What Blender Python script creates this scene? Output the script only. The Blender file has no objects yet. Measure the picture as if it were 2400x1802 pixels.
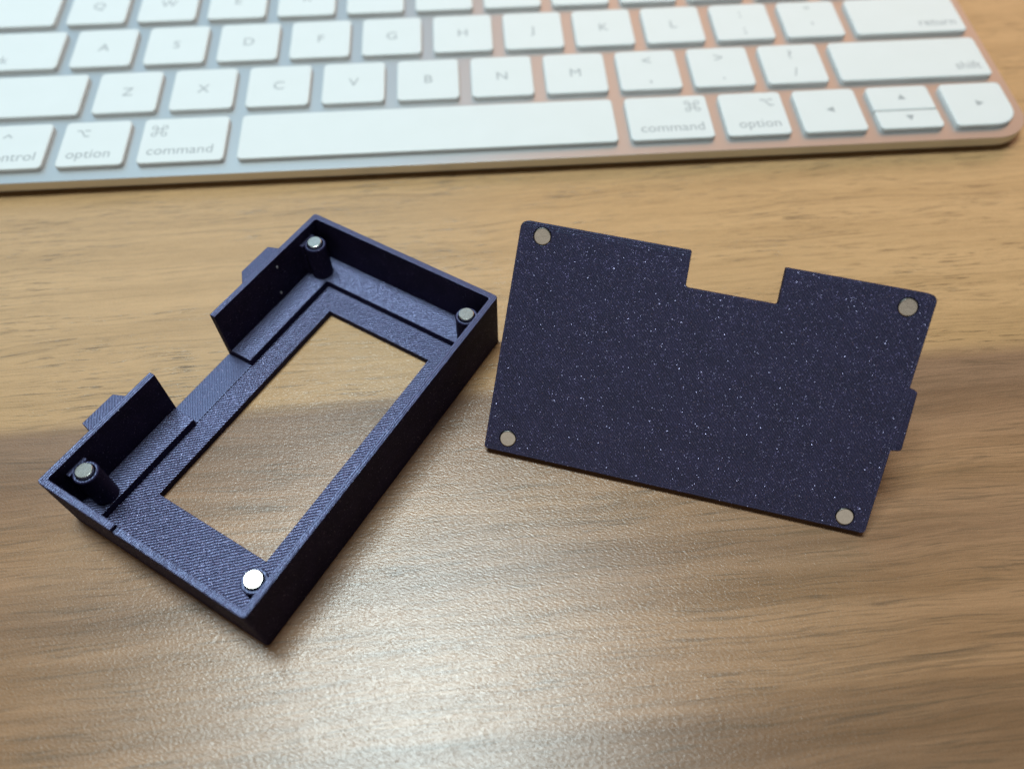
import bpy, bmesh, math, random
from mathutils import Matrix, Vector
random.seed(7)
S = bpy.context.scene
COL = S.collection
MM = 0.001

# ------------------------------------------------------------------ camera
cam_d = bpy.data.cameras.new('camera')
cam = bpy.data.objects.new('camera', cam_d)
COL.objects.link(cam)
RIGHT = Vector((0.9978626410, -0.0652307064, -0.0038864645))
DOWN = Vector((-0.0560868565, -0.8244309452, -0.5631765989))
FWD = Vector((0.0335322857, 0.5621908679, -0.8263274254))
m = Matrix.Identity(4)
for i in range(3):
    m[i][0] = RIGHT[i]; m[i][1] = -DOWN[i]; m[i][2] = -FWD[i]
m.translation = Vector((138.6074, -151.9229, 129.0105)) * MM
cam.matrix_world = m
cam_d.sensor_width = 36.0
cam_d.lens = 36.0 * 1838.1 / 2400.0
cam_d.clip_start = 0.005
cam_d.clip_end = 20.0
cam_d.dof.use_dof = True
cam_d.dof.focus_distance = 0.143
cam_d.dof.aperture_fstop = cam_d.lens / 2.5
cam_d.dof.aperture_blades = 0
S.camera = cam

# ------------------------------------------------------------------ light
w = bpy.data.worlds.new('World'); S.world = w; w.use_nodes = True
wb = w.node_tree.nodes['Background']
wb.inputs['Color'].default_value = (1.0, 0.86, 0.70, 1)
wb.inputs['Strength'].default_value = 0.035

def area(name, loc, target, sx, sy, power, color):
    d = bpy.data.lights.new(name, 'AREA')
    d.shape = 'RECTANGLE'; d.size = sx; d.size_y = sy
    d.energy = power; d.color = color
    o = bpy.data.objects.new(name, d); COL.objects.link(o)
    o.location = loc
    o.rotation_euler = (Vector(target) - Vector(loc)).to_track_quat('-Z', 'Y').to_euler()
    return o
# the long ceiling lamp over the far left side of the desk
lamp = area('ceiling_lamp', (-0.015, 0.115, 1.20), (-0.015, 0.115, 0.0), 0.50, 0.24, 14.4, (0.80, 0.975, 1.0))
lamp.rotation_euler = (0, 0, math.radians(-38.7))
# the lit screen standing behind the keyboard: cool left half, peach right half
area('screen_light', (-0.11, 0.32, 0.29), (-0.06, -0.02, 0.10), 0.50, 0.44, 0.56, (0.54, 0.80, 1.0))
area('screen_light', (0.40, 0.30, 0.21), (0.37, 0.0, 0.06), 0.52, 0.30, 0.52, (1.0, 0.52, 0.30))
# added warm fill panel behind the camera, to brighten the plate's magnets
area('room_fill', (-0.15, -1.35, 0.78), (0.15, -0.05, 0.02), 1.5, 0.7, 1.9, (1.0, 0.91, 0.80))

vs = S.view_settings
S.display_settings.display_device = 'sRGB'
vs.view_transform = 'Standard'; vs.look = 'None'; vs.exposure = 0.0; vs.gamma = 1.0
vs.use_curve_mapping = False

# ------------------------------------------------------------------ helpers
def link(name, me, mats=(), parent=None, loc=(0, 0, 0)):
    o = bpy.data.objects.new(name, me); COL.objects.link(o)
    for mt in mats:
        if mt.name not in [x.name for x in me.materials]:
            me.materials.append(mt)
    o.location = loc
    if parent: o.parent = parent
    return o

def empty(name, label, cat, mat=None):
    o = bpy.data.objects.new(name, None); COL.objects.link(o)
    o.empty_display_size = 0.01
    if mat is not None: o.matrix_world = mat
    o['label'] = label; o['category'] = cat
    return o

def prism(pts, z0, z1, name='mesh'):
    """closed prism from a 2-D outline in mm"""
    bm = bmesh.new()
    a = [bm.verts.new((x * MM, y * MM, z0 * MM)) for x, y in pts]
    b = [bm.verts.new((x * MM, y * MM, z1 * MM)) for x, y in pts]
    n = len(pts)
    bm.faces.new(b); bm.faces.new(a[::-1])
    for i in range(n):
        j = (i + 1) % n
        bm.faces.new((a[i], a[j], b[j], b[i]))
    bmesh.ops.recalc_face_normals(bm, faces=bm.faces)
    me = bpy.data.meshes.new(name); bm.to_mesh(me); bm.free()
    return me

def rect(x0, y0, x1, y1): return [(x0, y0), (x1, y0), (x1, y1), (x0, y1)]

def fillet(pts, rad, seg=5):
    """round the corners of a CCW outline; rad may be one number or a list"""
    out = []; n = len(pts)
    for i, p in enumerate(pts):
        r = rad[i] if isinstance(rad, (list, tuple)) else rad
        p = Vector(p); a = Vector(pts[i - 1]) - p; b = Vector(pts[(i + 1) % n]) - p
        if r <= 0: out.append(tuple(p)); continue
        a.normalize(); b.normalize()
        ang = a.angle(b); d = r / math.tan(ang / 2)
        c = p + (a + b).normalized() * (r / math.sin(ang / 2))
        s, e = p + a * d - c, p + b * d - c
        a0 = math.atan2(s.y, s.x); da = math.atan2(e.y, e.x) - a0
        while da > math.pi: da -= 2 * math.pi
        while da < -math.pi: da += 2 * math.pi
        for k in range(seg + 1):
            t = a0 + da * k / seg
            out.append((c.x + r * math.cos(t), c.y + r * math.sin(t)))
    return out

def circle(cx, cy, r, n=40):
    return [(cx + r * math.cos(2 * math.pi * k / n), cy + r * math.sin(2 * math.pi * k / n)) for k in range(n)]

def boolean(base, ops):
    """base mesh, list of (mode, mesh) -> new mesh"""
    o = bpy.data.objects.new('tmp', base); COL.objects.link(o)
    tmp = [o]
    for mode, me in ops:
        c = bpy.data.objects.new('tmp_cut', me); COL.objects.link(c); tmp.append(c)
        md = o.modifiers.new('b', 'BOOLEAN'); md.operation = mode; md.object = c; md.solver = 'EXACT'
    dg = bpy.context.evaluated_depsgraph_get(); dg.update()
    out = bpy.data.meshes.new_from_object(o.evaluated_get(dg), depsgraph=dg)
    for t in tmp: bpy.data.objects.remove(t)
    return out

def bevel(o, width, seg=2):
    md = o.modifiers.new('bevel', 'BEVEL'); md.width = width * MM; md.segments = seg
    md.limit_method = 'ANGLE'; md.angle_limit = math.radians(40)
    md.harden_normals = False

def revolve(profile, cx, cy, n=40):
    bm = bmesh.new(); rings = []
    for r, z in profile:
        if r < 1e-6: rings.append([bm.verts.new((cx * MM, cy * MM, z * MM))])
        else: rings.append([bm.verts.new((x * MM, y * MM, z * MM)) for x, y in circle(cx, cy, r, n)])
    for A, B in zip(rings, rings[1:]):
        for i in range(n):
            j = (i + 1) % n
            if len(A) == 1 and len(B) == 1: continue
            if len(A) == 1: bm.faces.new((A[0], B[i], B[j]))
            elif len(B) == 1: bm.faces.new((A[i], B[0], A[j]))
            else: bm.faces.new((A[i], B[i], B[j], A[j]))
    bmesh.ops.recalc_face_normals(bm, faces=bm.faces)
    me = bpy.data.meshes.new('rev'); bm.to_mesh(me); bm.free()
    return me

def join_meshes(mes):
    bm = bmesh.new()
    for me in mes: bm.from_mesh(me)
    out = bpy.data.meshes.new('joined'); bm.to_mesh(out); bm.free()
    return out

# ------------------------------------------------------------------ node helper
class NT:
    def __init__(s, name):
        s.m = bpy.data.materials.new(name); s.m.use_nodes = True
        s.t = s.m.node_tree; s.t.nodes.clear()
        s.out = s.t.nodes.new('ShaderNodeOutputMaterial')
    def n(s, typ, **kw):
        nd = s.t.nodes.new(typ)
        ins = kw.pop('ins', {})
        for k, v in kw.items(): setattr(nd, k, v)
        for k, v in ins.items(): s.set(nd.inputs[k], v)
        return nd
    def set(s, sock, v):
        if hasattr(v, 'is_output') or isinstance(v, bpy.types.NodeSocket): s.t.links.new(v, sock)
        else: sock.default_value = v
    def math(s, op, a, b=None, c=None):
        nd = s.t.nodes.new('ShaderNodeMath'); nd.operation = op
        s.set(nd.inputs[0], a)
        if b is not None: s.set(nd.inputs[1], b)
        if c is not None: s.set(nd.inputs[2], c)
        return nd.outputs[0]
    def vmath(s, op, a, b=None):
        nd = s.t.nodes.new('ShaderNodeVectorMath'); nd.operation = op
        s.set(nd.inputs[0], a)
        if b is not None: s.set(nd.inputs[1], b)
        return nd.outputs[0]
    def mix(s, f, a, b):
        nd = s.t.nodes.new('ShaderNodeMix'); nd.data_type = 'RGBA'
        s.set(nd.inputs[0], f); s.set(nd.inputs[6], a); s.set(nd.inputs[7], b)
        return nd.outputs[2]
    def fmix(s, f, a, b):
        nd = s.t.nodes.new('ShaderNodeMix'); nd.data_type = 'FLOAT'
        s.set(nd.inputs[0], f); s.set(nd.inputs[2], a); s.set(nd.inputs[3], b)
        return nd.outputs[0]
    def smooth(s, x, lo, hi):
        nd = s.t.nodes.new('ShaderNodeMapRange'); nd.interpolation_type = 'SMOOTHSTEP'
        s.set(nd.inputs[0], x); nd.inputs[1].default_value = lo; nd.inputs[2].default_value = hi
        return nd.outputs[0]
    def noise(s, vec, scale, detail=2, rough=0.5, typ='FBM', dist=0.0):
        nd = s.t.nodes.new('ShaderNodeTexNoise'); nd.noise_dimensions = '3D'
        s.set(nd.inputs['Vector'], vec); nd.inputs['Scale'].default_value = scale
        nd.inputs['Detail'].default_value = detail; nd.inputs['Roughness'].default_value = rough
        nd.inputs['Distortion'].default_value = dist
        return nd.outputs[0]
    def ramp(s, f, stops):
        nd = s.t.nodes.new('ShaderNodeValToRGB'); s.set(nd.inputs[0], f)
        el = nd.color_ramp.elements
        el[0].position, el[0].color = stops[0][0], (*stops[0][1], 1)
        el[1].position, el[1].color = stops[-1][0], (*stops[-1][1], 1)
        for p, c in stops[1:-1]:
            e = el.new(p); e.color = (*c, 1)
        return nd.outputs[0]
    def bsdf(s, color, rough, metal=0.0, normal=None, spec=0.5):
        nd = s.t.nodes.new('ShaderNodeBsdfPrincipled')
        s.set(nd.inputs['Base Color'], color); s.set(nd.inputs['Roughness'], rough)
        s.set(nd.inputs['Metallic'], metal); s.set(nd.inputs['Specular IOR Level'], spec)
        if normal is not None: s.set(nd.inputs['Normal'], normal)
        return nd.outputs[0]
    def bump(s, h, strength, dist, normal=None):
        nd = s.t.nodes.new('ShaderNodeBump')
        s.set(nd.inputs['Height'], h); s.set(nd.inputs['Strength'], strength)
        nd.inputs['Distance'].default_value = dist
        if normal is not None: s.set(nd.inputs['Normal'], normal)
        return nd.outputs[0]
    def finish(s, shader): s.t.links.new(shader, s.out.inputs['Surface']); return s.m

# ------------------------------------------------------------------ materials
def filament(name, angle=None, pitch=0.46, axis_lines=None, rect_edges=(), depth=0.17, base=(0.021, 0.0165, 0.048), flake_amt=0.30, rough=0.36, spec=0.75, pearl=0.30):
    """glittery violet filament. angle: direction of the infill lines in the XY
    plane (deg); axis_lines='Z' gives layer lines; rect_edges: list of
    (cx,cy,hx,hy,band) mm, outlines followed by perimeter lines."""
    t = NT(name)
    P = t.n('ShaderNodeTexCoord').outputs['Object']
    mm = t.vmath('SCALE', P); t.t.nodes[-1].inputs['Scale'].default_value = 1000.0
    sp = t.n('ShaderNodeSeparateXYZ', ins={0: mm}); X, Y, Z = sp.outputs
    wob = t.math('MULTIPLY', t.math('SUBTRACT', t.noise(mm, 0.8, 3), 0.5), 0.42)
    def lines(coord, p):
        ph = t.math('MULTIPLY', t.math('ADD', coord, wob), math.pi / p)
        return t.math('POWER', t.math('ABSOLUTE', t.math('SINE', ph)), 0.6)
    if axis_lines == 'Z':
        h = lines(Z, 0.2)
    else:
        a = math.radians(angle)
        c = t.math('ADD', t.math('MULTIPLY', X, -math.sin(a)), t.math('MULTIPLY', Y, math.cos(a)))
        h = lines(c, pitch)
        for cx, cy, hx, hy, band in rect_edges:
            dx = t.math('SUBTRACT', t.math('ABSOLUTE', t.math('SUBTRACT', X, cx)), hx)
            dy = t.math('SUBTRACT', t.math('ABSOLUTE', t.math('SUBTRACT', Y, cy)), hy)
            d = t.math('MAXIMUM', dx, dy)
            near = t.math('LESS_THAN', t.math('ABSOLUTE', d), band)
            h = t.fmix(near, h, lines(d, 0.42))
    fine = t.noise(mm, 6.0, 3, 0.6)
    h2 = t.math('ADD', h, t.math('MULTIPLY', fine, 0.45))
    bn = t.bump(h2, 1.0, depth * MM)
    # glitter flakes suspended in the plastic
    geo = t.n('ShaderNodeNewGeometry')
    def flakes(scale, amt, r0, r1, tilt):
        vor = t.n('ShaderNodeTexVoronoi', feature='F1', ins={'Vector': mm, 'Scale': scale, 'Randomness': 1.0})
        rc = t.n('ShaderNodeSeparateColor', ins={0: vor.outputs['Color']})
        pick = t.math('LESS_THAN', rc.outputs[0], amt)
        size = t.math('LESS_THAN', vor.outputs['Distance'], t.math('ADD', r0, t.math('MULTIPLY', rc.outputs[2], r1)))
        wn = t.n('ShaderNodeTexWhiteNoise', noise_dimensions='3D', ins={'Vector': vor.outputs['Position']})
        jit = t.vmath('SUBTRACT', wn.outputs['Color'], (0.5, 0.5, 0.5))
        js = t.n('ShaderNodeVectorMath', operation='SCALE', ins={0: jit, 'Scale': tilt}).outputs[0]
        return t.math('MULTIPLY', pick, size), t.vmath('NORMALIZE', t.vmath('ADD', geo.outputs['Normal'], js))
    mask, fnv = flakes(5.6, flake_amt * 0.6, 0.10, 0.24, 1.5)
    mask2, fnv2 = flakes(7.5, flake_amt * 2.0, 0.22, 0.26, 1.3)
    tone = t.noise(mm, 0.25, 3)
    col = t.mix(t.smooth(tone, 0.35, 0.65), (*[v * 0.86 for v in base], 1), (*[v * 1.12 for v in base], 1))
    body0 = t.bsdf(col, rough, 0.0, bn, spec)
    t.t.nodes[-1].inputs['Specular Tint'].default_value = (0.50, 0.70, 1.0, 1)
    pearl_f = pearl
    pearl = t.bsdf((0.41, 0.45, 0.76, 1), 0.42, 1.0, bn)      # metallic pigment, raised for brightly lit tops and dropped from shaded walls
    body = t.n('ShaderNodeMixShader', ins={0: pearl_f, 1: body0, 2: pearl}).outputs[0]
    fl = t.bsdf((0.58, 0.54, 0.80, 1), 0.48, 0.85, fnv)
    fl2 = t.bsdf((0.140, 0.113, 0.230, 1), 0.55, 0.8, fnv2)
    ms = t.n('ShaderNodeMixShader', ins={0: mask2, 1: body, 2: fl2})
    ms = t.n('ShaderNodeMixShader', ins={0: mask, 1: ms.outputs[0], 2: fl})
    return t.finish(ms.outputs[0])

LB, WB, HB, TB, ZF = 72.54, 44.84, 13.97, 1.25, 1.55
WIN = (10.78, 10.65, 60.07, 35.63)
wcx, wcy, whx, why = (WIN[0] + WIN[2]) / 2, (WIN[1] + WIN[3]) / 2, (WIN[2] - WIN[0]) / 2, (WIN[3] - WIN[1]) / 2
M_wall = filament('filament_wall', axis_lines='Z', depth=0.03, rough=0.68, spec=0.10, pearl=0.0, flake_amt=0.05)  # same plastic with flakes and pearl cut, to keep shaded walls near black
M_floor = filament('filament_floor', angle=-46, pitch=0.52, rect_edges=[(wcx, wcy, whx, why, 0.85)], flake_amt=0.46, pearl=0.36)  # same plastic with more flakes and pearl, brightened as a lit top
M_ledge = filament('filament_ledge', angle=-50, pitch=0.50, depth=0.12, flake_amt=0.46, pearl=0.36)
M_sill = filament('filament_sill', angle=44, pitch=0.47, depth=0.03, pearl=0.2)
M_rim = filament('filament_rim', angle=0, pitch=0.42, rect_edges=[(LB / 2, WB / 2, LB / 2, WB / 2, 1.6)], depth=0.09, pearl=0.24, flake_amt=0.42)
M_lid = filament('filament_lid', angle=-47, pitch=0.42, rect_edges=[(34.4, 21.1, 34.4, 21.1, 0.9)], depth=0.035, flake_amt=0.34, pearl=0.05)

def magnet_material():
    t = NT('nickel')
    P = t.n('ShaderNodeTexCoord').outputs['Object']
    mm = t.vmath('SCALE', P); t.t.nodes[-1].inputs['Scale'].default_value = 1000.0
    s1 = t.noise(mm, 1.4, 4, 0.65)
    s2 = t.noise(mm, 9.0, 2, 0.6)
    bn = t.bump(t.math('ADD', s1, t.math('MULTIPLY', s2, 0.25)), 0.35, 0.05 * MM)
    col = t.mix(s1, (0.50, 0.47, 0.42, 1), (0.74, 0.72, 0.67, 1))
    return t.finish(t.bsdf(col, t.math('ADD', 0.17, t.math('MULTIPLY', s2, 0.15)), 1.0, bn))
M_mag = magnet_material()

def wood_material():
    t = NT('walnut_laminate')
    P = t.n('ShaderNodeTexCoord').outputs['Object']
    mm = t.vmath('SCALE', P); t.t.nodes[-1].inputs['Scale'].default_value = 1000.0
    sp = t.n('ShaderNodeSeparateXYZ', ins={0: mm}); X, Y, Z = sp.outputs
    # grain coordinate v runs across the grain, u along it
    sl = t.math('MULTIPLY', X, -0.037)
    mpw = t.n('ShaderNodeMapping', ins={0: mm, 'Scale': (0.010, 0.035, 1)}).outputs[0]
    warp = t.math('MULTIPLY', t.math('SUBTRACT', t.noise(mpw, 1.0, 3, 0.5), 0.5), 7.0)
    mpw2 = t.n('ShaderNodeMapping', ins={0: mm, 'Scale': (0.035, 0.10, 1)}).outputs[0]
    warp2 = t.math('MULTIPLY', t.math('SUBTRACT', t.noise(mpw2, 1.0, 2, 0.5), 0.5), 2.6)
    v = t.math('ADD', t.math('ADD', t.math('ADD', Y, sl), warp), warp2)
    gv = t.n('ShaderNodeCombineXYZ', ins={0: X, 1: v, 2: 0.0}).outputs[0]
    def streak(sx, sy, detail=3, rough=0.55, off=0.0, dist=0.0):
        mp = t.n('ShaderNodeMapping', ins={0: gv, 'Location': (off, off * 1.7, 0), 'Scale': (sx, sy, 1)}).outputs[0]
        return t.noise(mp, 1.0, detail, rough, dist=dist)
    f = t.n('ShaderNodeMapRange', ins={0: v, 1: -230.0, 2: 170.0}).outputs[0]
    pos = lambda y: (y + 230.0) / 400.0
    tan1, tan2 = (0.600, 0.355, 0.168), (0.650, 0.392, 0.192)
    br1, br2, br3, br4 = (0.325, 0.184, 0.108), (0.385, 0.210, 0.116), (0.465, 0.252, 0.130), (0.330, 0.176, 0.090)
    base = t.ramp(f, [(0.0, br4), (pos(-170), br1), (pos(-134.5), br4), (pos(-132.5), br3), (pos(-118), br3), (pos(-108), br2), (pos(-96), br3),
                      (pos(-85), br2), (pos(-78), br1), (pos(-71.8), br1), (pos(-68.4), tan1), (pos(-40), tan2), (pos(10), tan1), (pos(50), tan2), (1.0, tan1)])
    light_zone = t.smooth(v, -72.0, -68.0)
    # broad soft figure
    s1 = streak(0.010, 0.16, 4, 0.6)
    s2 = streak(0.030, 1.05, 5, 0.65, 13.0)
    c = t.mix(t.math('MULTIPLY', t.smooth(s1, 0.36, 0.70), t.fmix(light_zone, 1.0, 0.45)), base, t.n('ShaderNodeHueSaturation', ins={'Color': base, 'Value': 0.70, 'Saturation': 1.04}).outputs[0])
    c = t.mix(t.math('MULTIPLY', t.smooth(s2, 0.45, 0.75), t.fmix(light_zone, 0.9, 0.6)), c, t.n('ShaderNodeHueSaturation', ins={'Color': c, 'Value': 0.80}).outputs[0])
    # darker smoky veins in the brown half
    s3 = streak(0.030, 0.36, 6, 0.70, 41.0, 0.9)
    vein = t.math('MULTIPLY', t.smooth(s3, 0.54, 0.72), t.math('SUBTRACT', 1.0, light_zone))
    c = t.mix(t.math('MULTIPLY', vein, 0.58), c, (0.105, 0.070, 0.045, 1))
    s4 = streak(0.065, 2.5, 5, 0.65, 63.0, 0.4)
    fine_v = t.math('MULTIPLY', t.smooth(s4, 0.53, 0.64), t.math('SUBTRACT', 1.0, light_zone))
    c = t.mix(t.math('MULTIPLY', fine_v, 0.46), c, (0.120, 0.078, 0.046, 1))
    # long hairline
    s5 = streak(0.005, 0.5, 2, 0.5, 77.0)
    hair = t.math('SUBTRACT', 1.0, t.smooth(t.math('ABSOLUTE', t.math('SUBTRACT', s5, 0.5)), 0.0, 0.012))
    c = t.mix(t.math('MULTIPLY', hair, 0.35), c, (0.14, 0.088, 0.045, 1))
    # short open pores: thin dark dashes along the grain
    pr = streak(0.11, 2.0, 3, 0.6, 5.0)
    pr2 = streak(0.02, 0.12, 2, 0.5, 90.0)
    pore = t.math('MULTIPLY', t.math('MULTIPLY', t.smooth(pr, 0.57, 0.67), t.smooth(pr2, 0.35, 0.60)), t.fmix(light_zone, 0.22, 1.0))
    c = t.mix(t.math('MULTIPLY', pore, 0.78), c, (0.115, 0.072, 0.036, 1))
    pr3 = t.math('MULTIPLY', t.math('MULTIPLY', t.smooth(streak(0.075, 3.0, 3, 0.6, 17.0), 0.58, 0.66), t.smooth(pr2, 0.30, 0.55)), t.fmix(light_zone, 0.35, 1.0))
    c = t.mix(t.math('MULTIPLY', pr3, 0.55), c, (0.120, 0.070, 0.034, 1))
    # fine fibre
    fb = streak(0.22, 5.0, 2, 0.6, 31.0)
    c = t.mix(t.math('MULTIPLY', t.smooth(fb, 0.38, 0.66), 0.32), c, t.n('ShaderNodeHueSaturation', ins={'Color': c, 'Value': 0.62}).outputs[0])
    # pressed leathery texture of the laminate
    rot = t.n('ShaderNodeMapping', vector_type='TEXTURE', ins={0: mm, 'Rotation': (0, 0, math.radians(-20)), 'Scale': (0.72, 0.27, 1)}).outputs[0]
    n1 = t.noise(rot, 1.0, 2, 0.5, dist=0.25)
    rot2 = t.n('ShaderNodeMapping', vector_type='TEXTURE', ins={0: mm, 'Rotation': (0, 0, math.radians(-5)), 'Scale': (0.34, 0.15, 1)}).outputs[0]
    n2 = t.noise(rot2, 1.0, 1, 0.5)
    h = t.math('ADD', n1, t.math('MULTIPLY', n2, 0.28))
    h = t.math('SUBTRACT', h, t.math('MULTIPLY', pore, 0.5))
    bn = t.bump(h, 1.0, 0.060 * MM)
    rough = t.math('ADD', 0.235, t.math('MULTIPLY', n2, 0.10))
    return t.finish(t.bsdf(c, rough, 0.0, bn, 0.74))
M_wood = wood_material()

def key_material():
    t = NT('key_plastic')
    P = t.n('ShaderNodeTexCoord').outputs['Object']
    mm = t.vmath('SCALE', P); t.t.nodes[-1].inputs['Scale'].default_value = 1000.0
    n = t.noise(mm, 7.0, 2)
    g = t.noise(mm, 0.12, 3)
    col = t.mix(g, (0.78, 0.79, 0.78, 1), (0.82, 0.83, 0.83, 1))
    return t.finish(t.bsdf(col, 0.42, 0.0, t.bump(n, 0.25, 0.02 * MM)))
M_key = key_material()

def alu_material():
    t = NT('anodised_aluminium')
    P = t.n('ShaderNodeTexCoord').outputs['Object']
    mm = t.vmath('SCALE', P); t.t.nodes[-1].inputs['Scale'].default_value = 1000.0
    n = t.noise(mm, 11.0, 2)
    return t.finish(t.bsdf(t.mix(n, (0.56, 0.56, 0.56, 1), (0.64, 0.64, 0.64, 1)), 0.38, 0.92, t.bump(n, 0.3, 0.015 * MM)))
M_alu = alu_material()

def plain(name, c, r):
    t = NT(name)
    P = t.n('ShaderNodeTexCoord').outputs['Object']
    n = t.noise(P, 4000.0, 2)
    return t.finish(t.bsdf(t.mix(n, (*[x * 0.85 for x in c], 1), (*[min(1, x * 1.1) for x in c], 1)), r))
M_ink = plain('legend_ink', (0.42, 0.43, 0.44), 0.6)
M_rubber = plain('rubber', (0.05, 0.05, 0.05), 0.8)

# ------------------------------------------------------------------ desk
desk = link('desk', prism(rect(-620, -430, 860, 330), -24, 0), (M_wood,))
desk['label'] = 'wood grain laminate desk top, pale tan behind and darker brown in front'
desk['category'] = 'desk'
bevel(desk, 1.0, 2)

# ------------------------------------------------------------------ keyboard
T = math.radians(3.4); H0 = 5.215
kb = empty('keyboard', 'white computer keyboard in a thin metal body along the back of the desk', 'keyboard',
           Matrix.Translation((0, 0, H0 * MM)) @ Matrix.Rotation(T, 4, 'X'))
PX, PY, GX, GY = 19.0, 18.228, 3.066, 2.915
X0, X1, Y0, Y1 = -1.35, 276.85, -2.0, 111.6
def chassis_mesh():
    def ol(ins): return fillet(rect(X0 + ins, Y0 + ins, X1 - ins, Y1 - ins), 9.3 - ins, 10)
    def zb(y): return (1.15 - H0 - y * math.sin(T)) / math.cos(T)
    bm = bmesh.new(); rings = []
    for ins, dz in ((0.05, -1.2), (0.02, -1.215), (0.0, -1.25)):
        rings.append([bm.verts.new((x * MM, y * MM, dz * MM)) for x, y in ol(ins)])
    for ins, up in ((0.0, 0.5), (0.15, 0.15), (0.5, 0.0)):
        rings.append([bm.verts.new((x * MM, y * MM, (zb(y) + up) * MM)) for x, y in ol(ins)])
    n = len(rings[0])
    for A, B in zip(rings, rings[1:]):
        for i in range(n):
            bm.faces.new((A[i], A[(i + 1) % n], B[(i + 1) % n], B[i]))
    bm.faces.new(rings[0]); bm.faces.new(rings[-1])
    bmesh.ops.recalc_face_normals(bm, faces=bm.faces)
    for f in bm.faces: f.smooth = False
    me = bpy.data.meshes.new('chassis'); bm.to_mesh(me); bm.free(); return me
link('chassis', chassis_mesh(), (M_alu,), kb)
def foot_mesh():
    return revolve([(0, 0), (4.0, 0), (4.2, 0.25), (4.2, 1.3), (0, 1.3)], 0, 0, 24)
fm = foot_mesh()
for fx, fy in ((14, 12), (262, 12), (14, 98), (262, 98)):
    zw = -(H0 + fy * math.sin(T)) / math.cos(T)
    o = link('rubber_foot', fm, (M_rubber,), kb, (fx * MM, fy * MM, zw * MM))
    o.rotation_euler = (-T, 0, 0)
KEYMESH = {}
def key_mesh(wd, dp, radii):
    k = (round(wd, 2), round(dp, 2), tuple(radii))
    if k in KEYMESH: return KEYMESH[k]
    bm = bmesh.new(); rings = []
    for ins, z in ((0.05, -1.25), (0.0, -0.42), (0.05, -0.2), (0.18, -0.06), (0.42, 0.0)):
        pts = fillet(rect(-wd / 2 + ins, -dp / 2 + ins, wd / 2 - ins, dp / 2 - ins), [max(0.25, r - ins) for r in radii], 5)
        rings.append([bm.verts.new((x * MM, y * MM, z * MM)) for x, y in pts])
    n = len(rings[0])
    for A, B in zip(rings, rings[1:]):
        for i in range(n):
            f = bm.faces.new((A[i], A[(i + 1) % n], B[(i + 1) % n], B[i])); f.smooth = True
    bm.faces.new(rings[-1])
    bmesh.ops.recalc_face_normals(bm, faces=bm.faces)
    me = bpy.data.meshes.new('key'); bm.to_mesh(me); bm.free(); me.materials.append(M_key)
    KEYMESH[k] = me; return me

DG = bpy.context.evaluated_depsgraph_get
def text_mesh(s, size, ax='CENTER'):
    c = bpy.data.curves.new('t', 'FONT'); c.body = s; c.size = size * MM
    c.align_x = ax; c.align_y = 'BOTTOM_BASELINE'; c.resolution_u = 4
    o = bpy.data.objects.new('tmp', c); COL.objects.link(o)
    dg = DG(); dg.update()
    me = bpy.data.meshes.new_from_object(o.evaluated_get(dg), depsgraph=dg)
    bpy.data.objects.remove(o); bpy.data.curves.remove(c)
    return me
def stroke_mesh(paths, wd):
    bm = bmesh.new()
    for p in paths:
        for (x0, y0), (x1, y1) in zip(p, p[1:]):
            d = Vector((x1 - x0, y1 - y0)); L = d.length
            if L < 1e-6: continue
            d /= L; nrm = Vector((-d.y, d.x)) * wd / 2; e = d * wd * 0.35
            q = [(x0 - e.x + nrm.x, y0 - e.y + nrm.y), (x0 - e.x - nrm.x, y0 - e.y - nrm.y), (x1 + e.x - nrm.x, y1 + e.y - nrm.y), (x1 + e.x + nrm.x, y1 + e.y + nrm.y)]
            f = bm.faces.new([bm.verts.new((a * MM, b * MM, random.random() * 2e-6)) for a, b in q])
            if f.normal.z < 0: f.normal_flip()
    me = bpy.data.meshes.new('s'); bm.to_mesh(me); bm.free(); return me
def tri_mesh(pts):
    bm = bmesh.new(); bm.faces.new([bm.verts.new((a * MM, b * MM, 0)) for a, b in pts])
    me = bpy.data.meshes.new('tri'); bm.to_mesh(me); bm.free(); return me
def cmd_paths(s=1.45):
    a = s * 0.42; P = []
    for sx, sy in ((1, 1), (-1, 1), (-1, -1), (1, -1)):
        c = (sx * 2 * a, sy * 2 * a); P.append([(c[0] + a * math.cos(t), c[1] + a * math.sin(t)) for t in [math.atan2(-sy, 0) + (1 if sx * sy > 0 else -1) * k * math.pi * 1.5 / 9 for k in range(10)]])
    q = [(-a, -2 * a), (-a, 2 * a)], [(a, -2 * a), (a, 2 * a)], [(-2 * a, -a), (2 * a, -a)], [(-2 * a, a), (2 * a, a)]
    return P + [list(x) for x in q]
OPT = [[(-1.5, 1.0), (-0.55, 1.0), (0.55, -1.0), (1.5, -1.0)], [(0.35, 1.0), (1.5, 1.0)]]
CARET = [[(-0.95, -0.5), (0, 0.5), (0.95, -0.5)]]

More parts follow.
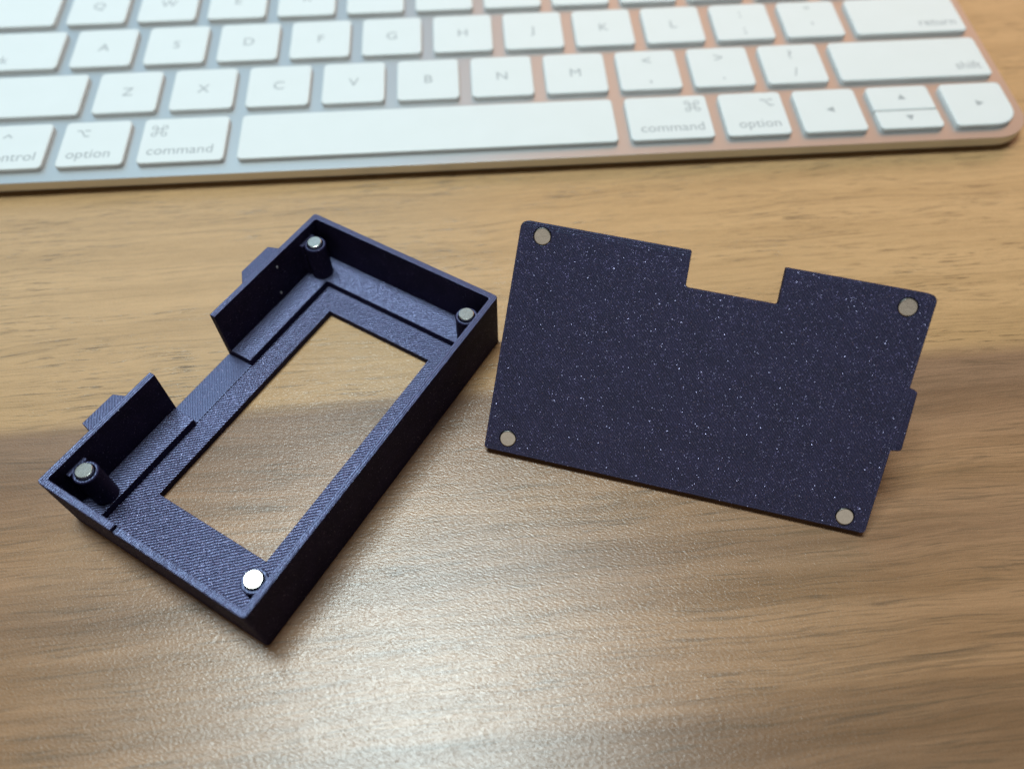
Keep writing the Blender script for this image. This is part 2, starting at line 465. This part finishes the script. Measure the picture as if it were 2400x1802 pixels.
def add_key(u0, u1, row, legends=(), y0=None, y1=None, radii=(1.3, 1.3, 1.3, 1.3)):
    x0, x1 = u0 * PX + GX / 2, u1 * PX - GX / 2
    ya = row * PY + GY / 2 if y0 is None else y0
    yb = (row + 1) * PY - GY / 2 if y1 is None else y1
    cx, cy = (x0 + x1) / 2, (ya + yb) / 2
    k = link('key', key_mesh(x1 - x0, yb - ya, radii), (), kb, (cx * MM, cy * MM, 0))
    for me, lx, ly in legends:        # position in mm from the key's own centre
        me.materials.clear() if len(me.materials) else None
        link('legend', me, (M_ink,), k, (lx * MM, ly * MM, 0.025 * MM))
LET = {}
def letter(ch, size=4.3):
    if (ch, size) not in LET: LET[(ch, size)] = text_mesh(ch, size)
    return LET[(ch, size)]
def word(s, ax): return text_mesh(s, 4.05, ax)
hk = lambda n: (n * PX - GX) / 2          # half width of an n-unit key
def lword(s, n): return (word(s, 'LEFT'), -hk(n) + 2.0, -5.0)
def rword(s, n): return (word(s, 'RIGHT'), hk(n) - 2.0, -5.0)
def pair(a, b): return [(letter(a, 4.7), 0, 1.9), (letter(b, 4.7), 0, -5.0)]
# bottom row
r0 = 0
globe = stroke_mesh([circle(0, 0, 1.5, 16) + [(1.5, 0)], [(-1.5, 0), (1.5, 0)], [(0, -1.5), (0, 1.5)]], 0.26)
add_key(0, 1, 0, [(globe, -hk(1) + 3.6, -3.6), (text_mesh('fn', 4.05, 'RIGHT'), hk(1) - 2, 2.6)], radii=(5.5, 1.3, 1.3, 1.3))
add_key(1, 2, 0, [lword('control', 1), (stroke_mesh(CARET, 0.38), -2.2, 3.6)])
add_key(2, 3, 0, [lword('option', 1), (stroke_mesh(OPT, 0.36), -3.2, 3.4)])
add_key(3, 4.25, 0, [lword('command', 1.25), (stroke_mesh(cmd_paths(), 0.26), -6.2, 3.2)])
add_key(4.25, 9.25, 0)
add_key(9.25, 10.5, 0, [rword('command', 1.25), (stroke_mesh(cmd_paths(), 0.26), 6.4, 3.6)])
add_key(10.5, 11.5, 0, [rword('option', 1), (stroke_mesh(OPT, 0.36), 3.9, 3.7)])
TR = 1.05
add_key(11.5, 12.5, 0, [(tri_mesh([(-1.1, 0), (0.9, -TR), (0.9, TR)]), 0.2, 0.1)])
add_key(12.5, 13.5, 0, [(tri_mesh([(-TR, -0.9), (TR, -0.9), (0, 1.0)]), 0.2, 0.2)], y0=8.12, y1=PY - GY / 2, radii=(0.3, 0.3, 1.3, 1.3))
add_key(12.5, 13.5, 0, [(tri_mesh([(-TR, 0.9), (0, -1.0), (TR, 0.9)]), 0.2, 0.4)], y0=GY / 2, y1=7.82, radii=(1.3, 1.3, 0.3, 0.3))
add_key(13.5, 14.5, 0, [(tri_mesh([(-0.9, TR), (-0.9, -TR), (1.1, 0)]), 0.2, 0.1)], radii=(1.3, 5.8, 1.3, 1.3))
# z row
add_key(0, 2.25, 1, [lword('shift', 2.25)])
for i, ch in enumerate('ZXCVBNM'): add_key(2.25 + i, 3.25 + i, 1, [(letter(ch), 0, -1.5)])
for i, (a, b) in enumerate((('<', ','), ('>', '.'), ('?', '/'))): add_key(9.25 + i, 10.25 + i, 1, pair(a, b))
add_key(12.25, 14.5, 1, [rword('shift', 2.25)])
# a row
add_key(0, 1.75, 2, [lword('caps lock', 1.75)])
for i, ch in enumerate('ASDFGHJKL'): add_key(1.75 + i, 2.75 + i, 2, [(letter(ch), 0, -1.5)])
for i, (a, b) in enumerate(((':', ';'), ('"', "'"))): add_key(10.75 + i, 11.75 + i, 2, pair(a, b))
add_key(12.75, 14.5, 2, [rword('return', 1.75)])
# q row
add_key(0, 1.5, 3, [lword('tab', 1.5)])
for i, ch in enumerate('QWERTYUIOP'): add_key(1.5 + i, 2.5 + i, 3, [(letter(ch), 0, -1.5)])
for i, (a, b) in enumerate((('{', '['), ('}', ']'), ('|', '\\'))): add_key(11.5 + i, 12.5 + i, 3, pair(a, b))
# number row
for i, (a, b) in enumerate((('~', '`'), ('!', '1'), ('@', '2'), ('#', '3'), ('$', '4'), ('%', '5'), ('^', '6'), ('&', '7'), ('*', '8'), ('(', '9'), (')', '0'), ('_', '-'), ('+', '='))):
    add_key(i, i + 1, 4, pair(a, b))
add_key(13, 14.5, 4, [rword('delete', 1.5)])
# function row
add_key(0, 1.5, 5, [lword('esc', 1.5)], radii=(1.3, 1.3, 1.3, 5.5))
for i in range(12): add_key(1.5 + i, 2.5 + i, 5, [(text_mesh('F%d' % (i + 1), 2.6), 0, -5.0)])
add_key(13.5, 14.5, 5, radii=(1.3, 1.3, 5.5, 1.3))

# ------------------------------------------------------------------ printed case (open box)
YAW = 0.970870
ca, sa = math.cos(YAW), math.sin(YAW)
# local x: along the long side, local y: across (to the right of x, seen from above) -> mirrored, so use -y
# case frame: X = long axis, Y = perpendicular to the left; a point (a, b) of the survey is (a, -b)
BM = Matrix.Translation((64.039 * MM, -87.557 * MM, 0)) @ Matrix.Rotation(YAW, 4, 'Z')
case = empty('printed_case', 'dark violet glitter plastic box with an open window and notched wall', 'case', BM)
def fy(pts): return [(x, -y) for x, y in pts][::-1]      # survey (a,b) -> local, keeps CCW
def shell_mesh():
    outer = prism(fillet(fy(rect(0, 0, LB, WB)), 0.7, 4), 0, HB)
    inner = prism(fillet(fy(rect(TB, TB, LB - TB, WB - TB)), 0.4, 3), ZF, HB + 5)
    win = prism(fy(rect(*WIN)), -2, ZF + 2)
    notch = prism(fy(rect(25.5, -3, 40.9, TB + 0.4)), ZF, HB + 5)
    slot = prism(fy(rect(-2, 16.9, TB + 0.2, 18.1)), HB - 1.1, HB + 5)
    low = prism(fy(rect(-2, 18.1, TB + 0.05, WB - 2.0)), HB - 0.25, HB + 5)
    me = boolean(outer, [('DIFFERENCE', x) for x in (inner, win, notch, slot, low)])
    me.materials.clear()
    for mt in (M_wall, M_floor, M_rim): me.materials.append(mt)
    for p in me.polygons:
        z = p.center.z / MM; p.use_smooth = False
        if p.normal.z > 0.9: p.material_index = 1 if z < 5 else 2
        else: p.material_index = 0
    return me
shell = link('shell', shell_mesh(), (), case); bevel(shell, 0.16, 2)
ZL = 3.3
LEDGE = [rect(0.6, 0.6, 25.2, 6.1), [(41.0, 0.6), (LB - 0.6, 0.6), (LB - 0.6, WB - 0.6), (65.4, WB - 0.6), (65.4, 6.1), (41.0, 6.1)]]
for k, pts in enumerate(LEDGE):
    me = prism(fy(pts), ZF - 0.6, ZL)
    me.materials.append(M_wall); me.materials.append(M_ledge)
    for p in me.polygons: p.material_index = 1 if p.normal.z > 0.9 else 0
    o = link('ledge', me, (), case); bevel(o, 0.12, 2)
me = prism(fy(rect(25.3, 0.12, 40.9, 6.0)), ZF - 0.6, ZF + 0.22)
me.materials.append(M_wall); me.materials.append(M_sill)
for p in me.polygons: p.material_index = 1 if p.normal.z > 0.9 else 0
bevel(link('notch_sill', me, (), case), 0.1, 2)
# clip tabs on the outer side of the notched wall
def tab_mesh(a0, a1, s0, s1, out):
    bm = bmesh.new()
    z = [HB - 0.12, HB - 2.2, HB - 4.3]
    def ring(zz, d): return [bm.verts.new((x * MM, y * MM, zz * MM)) for x, y in ((a0 - s0, -0.5), (a0, d), (a1, d), (a1 + s1, -0.5))]
    A, B, C = ring(z[0], out), ring(z[1], out), ring(z[2], -0.4)
    for R1, R2 in ((A, B), (B, C)):
        for i in range(4): bm.faces.new((R1[i], R1[(i + 1) % 4], R2[(i + 1) % 4], R2[i]))
    bm.faces.new(A); bm.faces.new(C)
    bmesh.ops.recalc_face_normals(bm, faces=bm.faces)
    me = bpy.data.meshes.new('tab'); bm.to_mesh(me); bm.free()
    me.materials.append(M_wall); me.materials.append(M_sill)
    for p in me.polygons: p.material_index = 1 if p.normal.z > 0.9 else 0
    return me
for a0, a1, s0, s1 in ((11.7, 18.7, 0.5, 1.2), (52.4, 60.2, 2.9, 1.0)):
    bevel(link('clip_tab', tab_mesh(a0, a1, s0, s1, 2.25), (), case), 0.3, 2)
# magnet posts, each carrying its magnet
def disc_mesh(r, z0, z1):
    me = revolve([(0, z0), (r, z0), (r, z1 - 0.14), (r - 0.05, z1 - 0.05), (r - 0.16, z1), (0, z1)], 0, 0, 48)
    for p in me.polygons: p.use_smooth = False
    return me
mag_me = disc_mesh(1.5, -2.4, 0.0); mag_me.materials.append(M_mag)
ZM = 12.35
ai, bi = 5.68, 3.79
for j, (a, b, tilt) in enumerate(((ai, bi, (0.5, 0.0)), (LB - ai + 0.25, bi, (0.5, -1.5)), (LB - ai, WB - bi, (1.5, -1.5)), (ai, WB - bi, (6.0, -1.0)))):
    cyl = revolve([(0, ZF - 0.5), (2.2, ZF - 0.5), (2.2, ZM - 0.85), (2.05, ZM - 0.7), (1.66, ZM - 0.7), (1.62, ZM - 2.5), (0, ZM - 2.5)], a, -b, 40)
    sgn = -1 if b < WB / 2 else 1
    edge = 0.6 if sgn < 0 else WB - 0.6
    p0, p1 = sorted((b + sgn * 1.72, edge))
    web = prism(fy(rect(a - 1.98, p0, a + 1.98, p1)), ZF - 0.5, ZM - 0.78)
    me = join_meshes([cyl, web]); me.materials.append(M_wall); me.materials.append(M_sill)
    for p in me.polygons: p.material_index = 1 if (p.normal.z > 0.9) else 0
    post = link('magnet_post', me, (), case)
    bevel(post, 0.08, 1)
    mg = link('magnet', mag_me, (), post, (a * MM, -b * MM, ZM * MM))
    mg.rotation_euler = (math.radians(tilt[0]), math.radians(tilt[1]), 0)
# two pale specks standing in for out-of-focus glints on the notched wall
glint = revolve([(0, 0.42), (0.16, 0.34), (0.22, 0.12), (0.2, -0.1), (0.12, -0.3), (0, -0.38)], 0, 0, 12)
glint.materials.append(plain('pale_glint', (0.42, 0.44, 0.5), 0.35))
for a, z in ((58.1, 11.7), (56.9, 5.1)):
    link('glint', glint, (), case, (a * MM, -(TB + 0.1) * MM, z * MM))

# ------------------------------------------------------------------ printed lid (leaning plate)
LM = Matrix(((0.9492359188, 0.2073665942, -0.2365380858, 137.65 * MM), (-0.3145642362, 0.6240406730, -0.7152779738, -78.93 * MM), (-0.0007153711, 0.7533739670, 0.6575919359, 1.43 * MM), (0, 0, 0, 1)))
lid = empty('cover_plate', 'dark violet glitter plastic plate with a notch, leaning propped beside the open box', 'cover plate', LM)
LL, LW, LT = 68.79, 42.20, 2.0
def plate_mesh():
    ol = [(0, 0), (LL, 0), (LL, LW), (44.9, LW), (45.05, 35.95), (29.65, 35.95), (29.35, LW), (0, LW)]
    pl = prism(fillet(ol, [0.7, 0.7, 1.2, 0.25, 0.35, 0.6, 0.25, 1.2], 5), -LT, 0)
    cuts = [('DIFFERENCE', prism(circle(x, y, 1.61, 32), -1.5, 1)) for x, y in LMAG]
    me = boolean(pl, cuts); me.materials.clear()
    me.materials.append(M_wall); me.materials.append(M_lid)
    for p in me.polygons: p.material_index = 1 if p.normal.z > 0.9 else 0
    return me
LMAG = ((4.03, 40.05), (64.82, 39.55), (4.12, 2.72), (64.86, 2.30))
bevel(link('plate', plate_mesh(), (), lid), 0.22, 2)
for (x, y), tl in zip(LMAG, ((0, 0), (-2, 1), (-2, 1), (-5, 1))):
    mg = link('magnet', mag_me, (), lid, (x * MM, y * MM, 0.12 * MM))
    mg.scale = (0.99, 0.99, 0.55)
    mg.rotation_euler = (math.radians(tl[0]), math.radians(tl[1]), 0)
tb = prism(fillet([(LL - 1.0, 15.3), (LL + 1.75, 15.75), (LL + 1.45, 26.25), (LL - 1.0, 26.7)], [0, 0.5, 0.6, 0], 4), -LT + 0.2, -0.12)
tb.materials.append(M_wall); tb.materials.append(M_lid)
for p in tb.polygons: p.material_index = 1 if p.normal.z > 0.9 else 0
bevel(link('clip_tab', tb, (), lid), 0.18, 2)
# ribs on the underside that hold the plate up
inv = LM.inverted()
def rib_mesh(x0, x1):
    bm = bmesh.new(); sides = []
    for x in (x0, x1):
        vs_ = []
        top = LM @ Vector((x * MM, 36.0 * MM, -LT * 0.6 * MM))
        low = LM @ Vector((x * MM, 3.0 * MM, -LT * 0.6 * MM))
        for q in (low, top, Vector((top.x, top.y, 0.0)) , Vector((low.x, low.y, 0.0))):
            vs_.append(bm.verts.new(inv @ q))
        sides.append(vs_)
    A, B = sides
    bm.faces.new(A); bm.faces.new(B[::-1])
    for i in range(4): bm.faces.new((A[i], A[(i + 1) % 4], B[(i + 1) % 4], B[i]))
    bmesh.ops.recalc_face_normals(bm, faces=bm.faces)
    me = bpy.data.meshes.new('rib'); bm.to_mesh(me); bm.free(); me.materials.append(M_wall); return me
for x in (10.0, 52.0): link('support_rib', rib_mesh(x, x + 2.2), (), lid)
